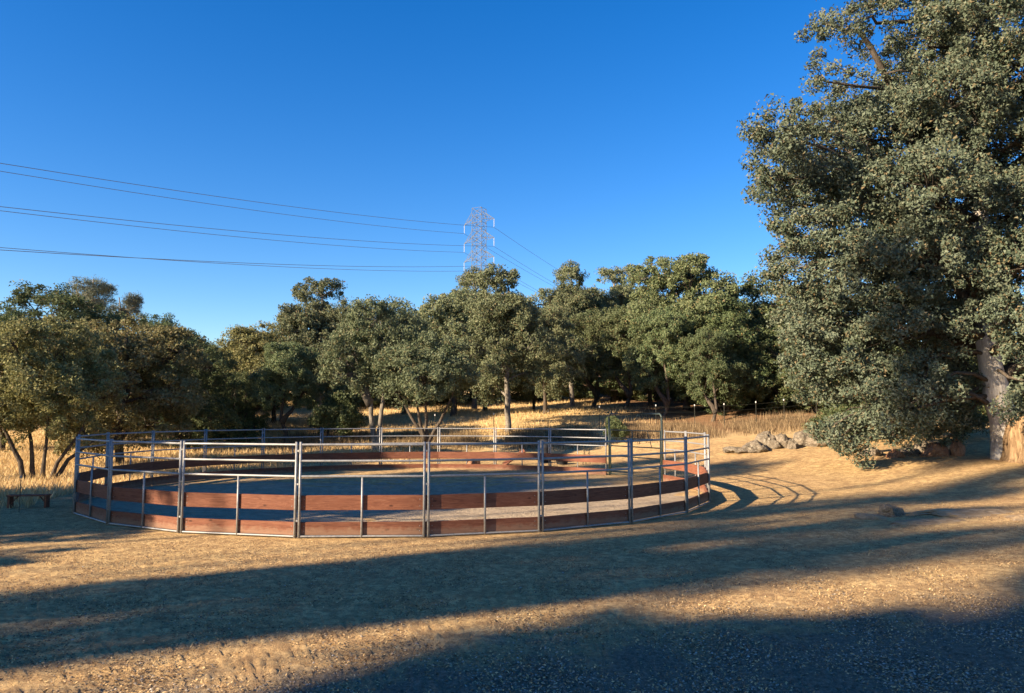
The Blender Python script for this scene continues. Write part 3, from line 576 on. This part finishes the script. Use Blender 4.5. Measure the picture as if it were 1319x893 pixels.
# broad tan stump right beside it
sx_, sy_ = at(1319, 598, 23.4).x, 23.4; sz_ = float(h(sx_, sy_))
t = empty('tree_stump', (sx_, sy_, sz_), 0, 'broad tan barkless stump at the right edge, touching the great oak\'s foot', 'stump')
mb = MB(); prof = [(-0.3, 0.62), (0.0, 0.56), (0.12, 0.49), (0.3, 0.45), (0.7, 0.42), (1.05, 0.38), (1.3, 0.30), (1.42, 0.16), (1.46, 0.02)]; nn = 56; rs = np.random.default_rng(3)
for z, r in prof:
    for k in range(nn):
        q = 2*PI*k/nn; rr = r*(1+0.10*math.sin(3*q+1)+0.07*math.sin(8*q+z)+0.03*math.sin(15*q)+rs.normal(0, 0.02)); mb.v.append((rr*math.cos(q), rr*math.sin(q), z+0.08*math.sin(2*q)*(z > 0.9)))
for i in range(len(prof)-1):
    for k in range(nn): q = (k+1) % nn; mb.f.append((i*nn+k, i*nn+q, (i+1)*nn+q, (i+1)*nn+k))
mb.build('stump_body', M['bark_tan'], t, True)

# ------------------------------------------------------------------ rocks
def rock_mesh(seed, sub=4, amp=0.45, flat=0.0):
    import bmesh
    bm = bmesh.new(); bmesh.ops.create_icosphere(bm, subdivisions=sub, radius=1); r = np.random.default_rng(seed)
    planes = r.normal(size=(9, 3)); planes /= np.linalg.norm(planes, axis=1)[:, None]; off = r.uniform(0.62, 0.92, 9); ph = r.uniform(0, 6, 9)
    V = np.array([v.co[:] for v in bm.verts])
    for pl, of in zip(planes, off):
        dd = V@pl-of; V -= np.outer(np.maximum(dd, 0)*0.9, pl)
    n = sum(np.sin(V@(planes[i]*(3+2*i))+ph[i])/(1+i) for i in range(6)); V *= (1+amp*0.22*n)[:, None]
    V += r.normal(0, 0.02, V.shape)*(1+0.8*np.sin(V[:, :1]*9+ph[0])); V[:, 2] += 0.10*np.sin(V[:, 0]*11+ph[1])*np.sin(V[:, 1]*9+ph[2])
    V[:, 2] = np.where(V[:, 2] < -0.3, -0.3, V[:, 2])
    for v, c in zip(bm.verts, V): v.co = c
    me = bpy.data.meshes.new('rock'); bm.to_mesh(me); bm.free(); return me
def put_rock(X, Y, w, d, hh, mat, label, seed, group=None, sink=0.15, rz=0.0, name='boulder'):
    me = rock_mesh(seed); me.materials.append(M[mat]); o = link(name, me); o.scale = (w/2, d/2, hh); o.rotation_euler = (0, 0, rz)
    o.location = (X, Y, float(h(X, Y))+hh*0.3-sink*hh); tag(o, label, 'rock', group); return o
og = 'boulders of the pale outcrop'
for i, (px, Y, w, d, hh, lb) in enumerate([(948, 28.4, 1.3, 1.1, 0.24, 'low pale rock at the left end of the outcrop beyond the pen'), (972, 28.2, 1.25, 1.0, 0.40, 'pale lichen covered boulder second from the left of the outcrop'),
        (988, 28.9, 1.35, 1.1, 0.62, 'tall pale boulder left of the dark cleft in the outcrop'), (1009, 28.7, 0.9, 1.0, 0.56, 'upright pale boulder right of the dark cleft in the outcrop'),
        (1021, 28.2, 0.6, 0.6, 0.36, 'small boulder with a shaded side in the middle right of the outcrop'), (1033, 29.0, 1.15, 1.0, 0.62, 'pale boulder near the drooping oak branch, right part of the outcrop'),
        (1053, 28.5, 1.3, 1.1, 0.38, 'rounded pale rock at the right end of the outcrop behind the oak branch')]):
    X = at(px, 534, Y).x; Y += 1.4; put_rock(X*1.05, Y, w*0.98, d, hh*0.78, 'rock', lb, 40+i, og, rz=i*0.8)
for i, (px, Y, w, hh, lb) in enumerate([(1152, 25.6, 0.6, 0.25, 'small tan rock left of the reddish boulders'), (1170, 25.8, 0.7, 0.38, 'dark rock next to the reddish boulders'), (1184, 26.1, 0.6, 0.36, 'grey rock shaded under the great oak, left of the largest reddish boulder'),
        (1203, 25.4, 0.85, 0.42, 'largest reddish boulder under the great oak'), (1232, 25.2, 0.55, 0.46, 'reddish boulder nearest the great oak\'s trunk'), (1120, 26.5, 0.8, 0.3, 'low rock behind the drooping leaves of the great oak')]):
    put_rock(at(px, 534, Y).x, Y, w, w*0.8, hh, 'rock_red' if i in (0, 3, 4) else 'rock', lb, 60+i, 'boulders under the great oak', rz=i)
put_rock(at(1141, 534, 15.2).x, 15.2, 0.62, 0.5, 0.2, 'rock', 'pointed grey rock standing alone in the near grass on the right', 81, rz=0.5)
put_rock(at(1112, 534, 14.9).x, 14.9, 0.7, 0.5, 0.07, 'bedrock', 'low flat stone at the left foot of the pointed grey rock', 82)
def slab(px, Y, w, d, hh, lb, seed):
    X = at(px, 534, Y).x; me = rock_mesh(seed, 4, 0.5); me.materials.append(M['bedrock']); o = link('rock_slab', me); o.scale = (w/2, d/2, hh); o.rotation_euler = (0, 0, 0.25)
    o.location = (X, Y, float(h(X, Y))-hh*0.45); tag(o, lb, 'rock', 'flat bedrock in the grass')
slab(1235, 15.3, 2.9, 1.1, 0.13, 'flat brown bedrock slab right of the pointed grey rock', 83)
slab(1190, 14.2, 1.8, 0.6, 0.09, 'narrow pale bedrock streak in front of the brown slab', 84)
slab(1330, 14.6, 2.0, 0.9, 0.12, 'bedrock slab cut by the right edge of the picture', 85)

# ------------------------------------------------------------------ small things
X, Y = at(29, 652, 16.6).x, 17.0; z = float(h(X, Y))
X -= 0.12; t = empty('bench', (X, Y, z), 0.12, 'small low brown wooden bench with braced legs in the grass left of the pen', 'bench'); t.scale = (0.88, 0.88, 0.88)
MB().box((0, 0, 0.30), (0.94, 0.24, 0.035), 0, 0.004).build('bench_seat', M['old_wood'], t)
for s in (-1, 1):
    MB().box((s*0.42, 0, 0.14), (0.05, 0.20, 0.285)).build('leg', M['old_wood'], t)
    b = MB(); b.tube([(s*0.41, 0, 0.10), (s*0.24, 0, 0.285)], [0.016]*2, 4); b.build('brace', M['old_wood'], t)
X, Y = at(25, 650, 16.2).x, 16.2; z = float(h(X, Y))
t = empty('thin_stake', (X, Y, z), 0, 'thin metal stake with a small knob standing in front of the little bench', 'stake')
MB().tube([(0, 0, -0.1), (0.005, 0, 0.70)], [0.008]*2, 6).build('rod', M['fsteel'], t); MB().tube([(0.005, 0, 0.69), (0.005, 0, 0.71), (0.005, 0, 0.74), (0.005, 0, 0.75)], [0.008, 0.02, 0.02, 0.008], 8).build('knob', M['galv'], t)
X, Y = at(702, 590, 30).x, 30.0; z = float(h(X, Y))
t = empty('barrel', (X, Y, z), 0, 'black plastic barrel standing behind the far side of the pen', 'barrel')
prof = [(0, 0.20), (0.02, 0.235), (0.25, 0.245), (0.27, 0.255), (0.30, 0.245), (0.55, 0.245), (0.57, 0.255), (0.60, 0.245), (0.82, 0.23), (0.85, 0.2)]
MB().tube([(0, 0, a) for a, b in prof], [b for a, b in prof], 20).build('barrel_body', M['rubber'], t, True); MB().tube([(0, 0, 0.852), (0, 0, 0.875)], [0.19, 0.185], 20).build('lid', M['rubber'], t, True)
X, Y = at(724, 598, 29.4).x, 29.4; z = float(h(X, Y))
t = empty('feed_tub', (X, Y, z), 0, 'low round black rubber feed tub on the sunlit ground behind the pen', 'tub')
prof = [(0, 0.19), (0.16, 0.24), (0.175, 0.25), (0.175, 0.225), (0.05, 0.19), (0.045, 0.0)]
MB().tube([(0, 0, a) for a, b in prof], [max(b, 0.01) for a, b in prof], 20, False).build('tub_shell', M['rubber'], t, True)
X, Y = at(756, 590, 29.0).x, 29.0; z = float(h(X, Y))
t = empty('folding_stand', (X, Y, z), 0.2, 'small open metal stand with thin crossed legs behind the pen left of the gate', 'stand')
MB().box((0, 0, 0.62), (0.22, 0.02, 0.02)).box((0, 0, 0.55), (0.22, 0.02, 0.015)).build('crossbar', M['fsteel'], t)
for s in (-1, 1): MB().tube([(s*0.09, 0, 0.62), (s*0.14, 0.05, 0)], [0.012]*2, 6).build('leg', M['fsteel'], t); MB().tube([(s*0.07, 0.02, 0.45), (s*0.02, 0.14, 0)], [0.01]*2, 6).build('rear_leg', M['fsteel'], t)
X, Y = at(662, 598, 29.2).x, 29.2; z = float(h(X, Y))
o = MB().box((0, 0, 0), (0.95, 0.22, 0.04), 0, 0.004).build('leaning_board', M['redwood']); o.location = (X, Y, z+0.26); o.rotation_euler = (0.5, -math.radians(33), 0.1)
tag(o, 'reddish board lying on a slant behind the far side of the pen', 'board')
put_rock(at(610, 534, 28.9).x, 28.9, 0.5, 0.4, 0.36, 'rock_red', 'brown mound of earth showing above the pen\'s far lower plank', 91, name='earth_mound')

# wire fence with white tipped steel posts
fp = [(-6.8, 38.0), (-3.8, 38.4), (-0.9, 38.6), (1.8, 38.9), (4.4, 39.2), (7.2, 39.0), (9.0, 38.4), (10.4, 38.2), (11.9, 38.0), (13.2, 37.8), (14.7, 37.6), (16.2, 37.4)]
t = empty('wire_fence', (fp[0][0], fp[0][1], float(h(*fp[0]))), 0, 'wire stock fence on white tipped steel posts in front of the wood', 'fence')
o0 = t.location.copy()
for x, y in fp:
    zz = float(h(x, y)); p = Vector((x, y, zz))-o0
    q = MB().box((p.x, p.y, p.z+0.55), (0.025, 0.025, 1.2)).build('post', M['fsteel'], t)
    MB().box((p.x, p.y, p.z+1.19), (0.035, 0.035, 0.08)).build('post_tip', M['white'], q)
for zz in (0.3, 0.6, 0.85, 1.1):
    MB().tube([Vector((x, y-0.03, float(h(x, y))+zz))-o0 for x, y in fp], [0.004]*len(fp), 4, False).build('wire', M['fsteel'], t)

# ------------------------------------------------------------------ pylon and its wires
TC = np.array([-9.8, 227.0]); AX = np.array([0.90, -0.435]); AX /= np.hypot(*AX); LN = np.array([-59.0, -122.0])
tb = float(h(*TC)); TOP = at(617, 269, 227).z
tw = empty('pylon', (TC[0], TC[1], tb), math.atan2(AX[1], AX[0]), 'tall pale steel lattice pylon on the skyline above the oaks', 'pylon')
zt = TOP-tb; zw = 0.62*zt
def half(z): return 1.55 if z >= zw else 1.55+(zw-z)/zw*3.6
for sx in (-1, 1):
    for sy in (-1, 1):
        pts = [(sx*half(z), sy*half(z), z) for z in (0, zw, zt)]; MB().tube(pts, [0.13, 0.11, 0.09], 4).build('leg', M['tower'], tw)
lv = [0, 7, 13, 18.5, 23]; lv = [v for v in lv if v < zw]+list(np.linspace(zw, zt, 9)); bz = []
for fx in range(4):
    def corner(k, z): s = [(-1, -1), (1, -1), (1, 1), (-1, 1)][k % 4]; return (s[0]*half(z), s[1]*half(z), z)
    b = MB()
    for z0, z1 in zip(lv[:-1], lv[1:]):
        b.tube([corner(fx, z0), corner(fx+1, z1)], [0.052]*2, 4, False).tube([corner(fx+1, z0), corner(fx, z1)], [0.052]*2, 4, False).tube([corner(fx, z1), corner(fx+1, z1)], [0.05]*2, 4, False)
    b.build('bracing', M['tower'], tw)
ARM = 5.0; arms = []
for k in range(3):
    za = at(617, 284+24.3*k, 227).z-tb
    for s in (-1, 1):
        b = MB(); tip = (s*ARM, 0, za-(0.9 if s < 0 else 0))
        for sy in (-1, 1):
            b.tube([(s*1.55, sy*1.55, za), tip], [0.07]*2, 4).tube([(s*1.55, sy*1.55, za+2.3), tip], [0.07]*2, 4)
            for q in (0.35, 0.65):
                lo = Vector((s*1.55, sy*1.55, za)).lerp(Vector(tip), q); hi = Vector((s*1.55, sy*1.55, za+2.3)).lerp(Vector(tip), q-0.2); b.tube([lo, hi], [0.05]*2, 4, False)
        b.build('crossarm', M['tower'], tw)
        bot = tip[2]-2.6; pts = [(tip[0], 0, tip[2]-0.05)]; rr = [0.03]
        n = 10
        for q in range(n): zc = tip[2]-0.3-q*0.21; pts += [(tip[0], 0, zc+0.04), (tip[0], 0, zc), (tip[0], 0, zc-0.09)]; rr += [0.05, 0.13, 0.05]
        pts.append((tip[0], 0, bot)); rr.append(0.03)
        MB().tube(pts, rr, 6).build('insulator', M['insul'], tw)
        arms.append((k, s, bot+tb))
names = ['uppermost', 'middle', 'lowest']
for k, s, za in arms:
    b = MB(); pts = []
    P0 = TC+AX*s*ARM
    for q in np.linspace(-0.9, 2.9, 60):
        p = P0+LN*q
        zz = za-((26.3 if s > 0 else 25.0-(0.4 if k == 2 else 0.0))*q-4.4*q*q) if q >= 0 else za+q*14.0+q*q*6.0
        pts.append((p[0], p[1], zz+(0.9 if s < 0 else 0)*min(1, max(0, q))))
    o = b.tube(pts, [0.045]*len(pts), 5).build('power_line', M['wire'])
    tag(o, '%s power line of the pair hung from the pylon\'s %s arm' % (names[k], 'left' if s < 0 else 'right'), 'power line', 'power lines on the pylon')

# ------------------------------------------------------------------ ground cover
def fan(rng, n, y0, y1, power=1.0, spread=0.72):
    t = rng.random(n)**power; Y = y0+(y1-y0)*t; X = (rng.random(n)*2-1)*spread*Y; return X, Y
def outside_pen(X, Y, m=0.15): return np.hypot(X-PC[0], Y-PC[1]) > PR+m
def chips(name, rng, X, Y, size, mat, label, cat):
    n = len(X); s = size*rng.uniform(0.45, 1.5, n); Z = h(X, Y); th = rng.random(n)*2*PI
    base = np.array([[1, 0, 0], [0.3, 0.9, 0], [-0.8, 0.55, 0], [-0.7, -0.6, 0], [0.35, -0.85, 0], [0.05, 0.05, 1]])
    jit = 1+rng.normal(0, 0.2, (n, 6, 1)); P = base[None]*jit; P = P*np.array([1, 0.75, 0.55])
    c, sn = np.cos(th)[:, None], np.sin(th)[:, None]; x = P[:, :, 0]*c-P[:, :, 1]*sn; y = P[:, :, 0]*sn+P[:, :, 1]*c
    V = np.stack([x*s[:, None]+X[:, None], y*s[:, None]+Y[:, None], P[:, :, 2]*s[:, None]+Z[:, None]-0.002], -1).reshape(-1, 3)
    f = np.array([[k, (k+1) % 5, 5] for k in range(5)]); F = (np.arange(n)[:, None, None]*6+f[None]).reshape(-1, 3)
    tag(link(name, raw_mesh(name, V, F, mat)), label, cat, kind='stuff')
rng = np.random.default_rng(31)
X, Y = fan(rng, 75000, 4.6, 10.5, 1.1); k = (Y-0.34*X-5.7+rng.normal(0, 0.6, len(X))) < 0.5; k |= rng.random(len(X)) < 0.04
chips('gravel', rng, X[k], Y[k], 0.012, M['gravel'], 'loose grey gravel scattered over the shaded foreground', 'gravel')
X, Y = fan(rng, 45000, 4.8, 17, 1.2); k = outside_pen(X, Y)
chips('soil_crumbs', rng, X[k], Y[k], 0.010, M['crumb'], 'small brown clods and bark crumbs strewn on the yard', 'clods')
def flakes(name, rng, X, Y, size, mat, label, cat, lift=0.006, tilt=0.35, aspect=0.45):
    n = len(X); s = size*rng.uniform(0.4, 1.5, n); Z = h(X, Y)+lift*rng.random(n)
    th = rng.random(n)*2*PI; a = np.stack([np.cos(th), np.sin(th), rng.normal(0, tilt, n)], -1)*s[:, None]/2
    b = np.stack([-np.sin(th), np.cos(th), rng.normal(0, tilt, n)], -1)*s[:, None]/2*aspect; P = np.stack([X, Y, Z+s*0.12], -1)
    V = np.stack([P-a, P-b, P+a, P+b], 1).reshape(-1, 3); F = np.arange(n*4).reshape(-1, 4)
    tag(link(name, raw_mesh(name, V, F, mat)), label, cat, kind='stuff')
X, Y = fan(rng, 190000, 4.8, 26, 1.15); k = outside_pen(X, Y)
flakes('leaf_litter', rng, X[k], Y[k], 0.022, M['litter'], 'dry leaves and straw bits littering the bare yard around the pen', 'leaf litter')
def blades(name, rng, X, Y, H, W, mat, label, cat, lean=0.35):
    n = len(X); hh = H*rng.uniform(0.45, 1.3, n); Z = h(X, Y)-0.02; th = rng.random(n)*2*PI; ww = W*rng.uniform(0.6, 1.4, n)
    dx, dy = np.cos(th)*ww/2, np.sin(th)*ww/2; lx, ly = rng.normal(0, lean, n)*hh, rng.normal(0, lean, n)*hh
    V = np.stack([np.stack([X-dx, Y-dy, Z], -1), np.stack([X+dx, Y+dy, Z], -1), np.stack([X+lx, Y+ly, Z+hh], -1)], 1).reshape(-1, 3)
    tag(link(name, raw_mesh(name, V, np.arange(n*3).reshape(-1, 3), mat)), label, cat, kind='stuff')
# short stubble
X, Y = fan(rng, 90000, 8, 30, 1.1); k = outside_pen(X, Y) & (np.sin(X*0.9+1)*np.sin(Y*0.7)+rng.normal(0, 0.6, len(X)) > -0.1)
blades('grass_stubble', rng, X[k], Y[k], 0.035, 0.012, M['litter'], 'short dead grass stubble on the trodden yard', 'grass', 0.8)
# long golden grass on the slope and at the left
X, Y = fan(rng, 170000, 28, 66, 1.4); k = (Y > np.where(X > -4, 38.5, 30)+rng.normal(0, 0.5, len(X))) & (X+rng.normal(0, 1.2, len(X)) < 6.5)
X2, Y2 = rng.uniform(-24, -8, 45000), rng.uniform(16.8, 31, 45000); k2 = outside_pen(X2, Y2, 0.8) & (Y2 > 17.2+0.32*(X2+11)+rng.normal(0, 0.7, 45000)) & (Y2 > 16.8)
blades('golden_grass', rng, np.r_[X[k], X2[k2]], np.r_[Y[k], Y2[k2]], 0.22, 0.03, M['grass'], 'long golden dry grass covering the slope behind the pen', 'grass')
X, Y = rng.uniform(-12, 17, 60000), 37.6+rng.normal(0, 1.5, 60000); k = (np.sin(X*1.7)*np.sin(X*0.63+2)+rng.normal(0, 0.5, len(X)) > -0.2) & (Y > 34.0)
blades('dry_weeds', rng, X[k], Y[k], 0.34, 0.022, M['weed'], 'brown standing weeds along the wire fence behind the pen', 'weeds', 0.18)
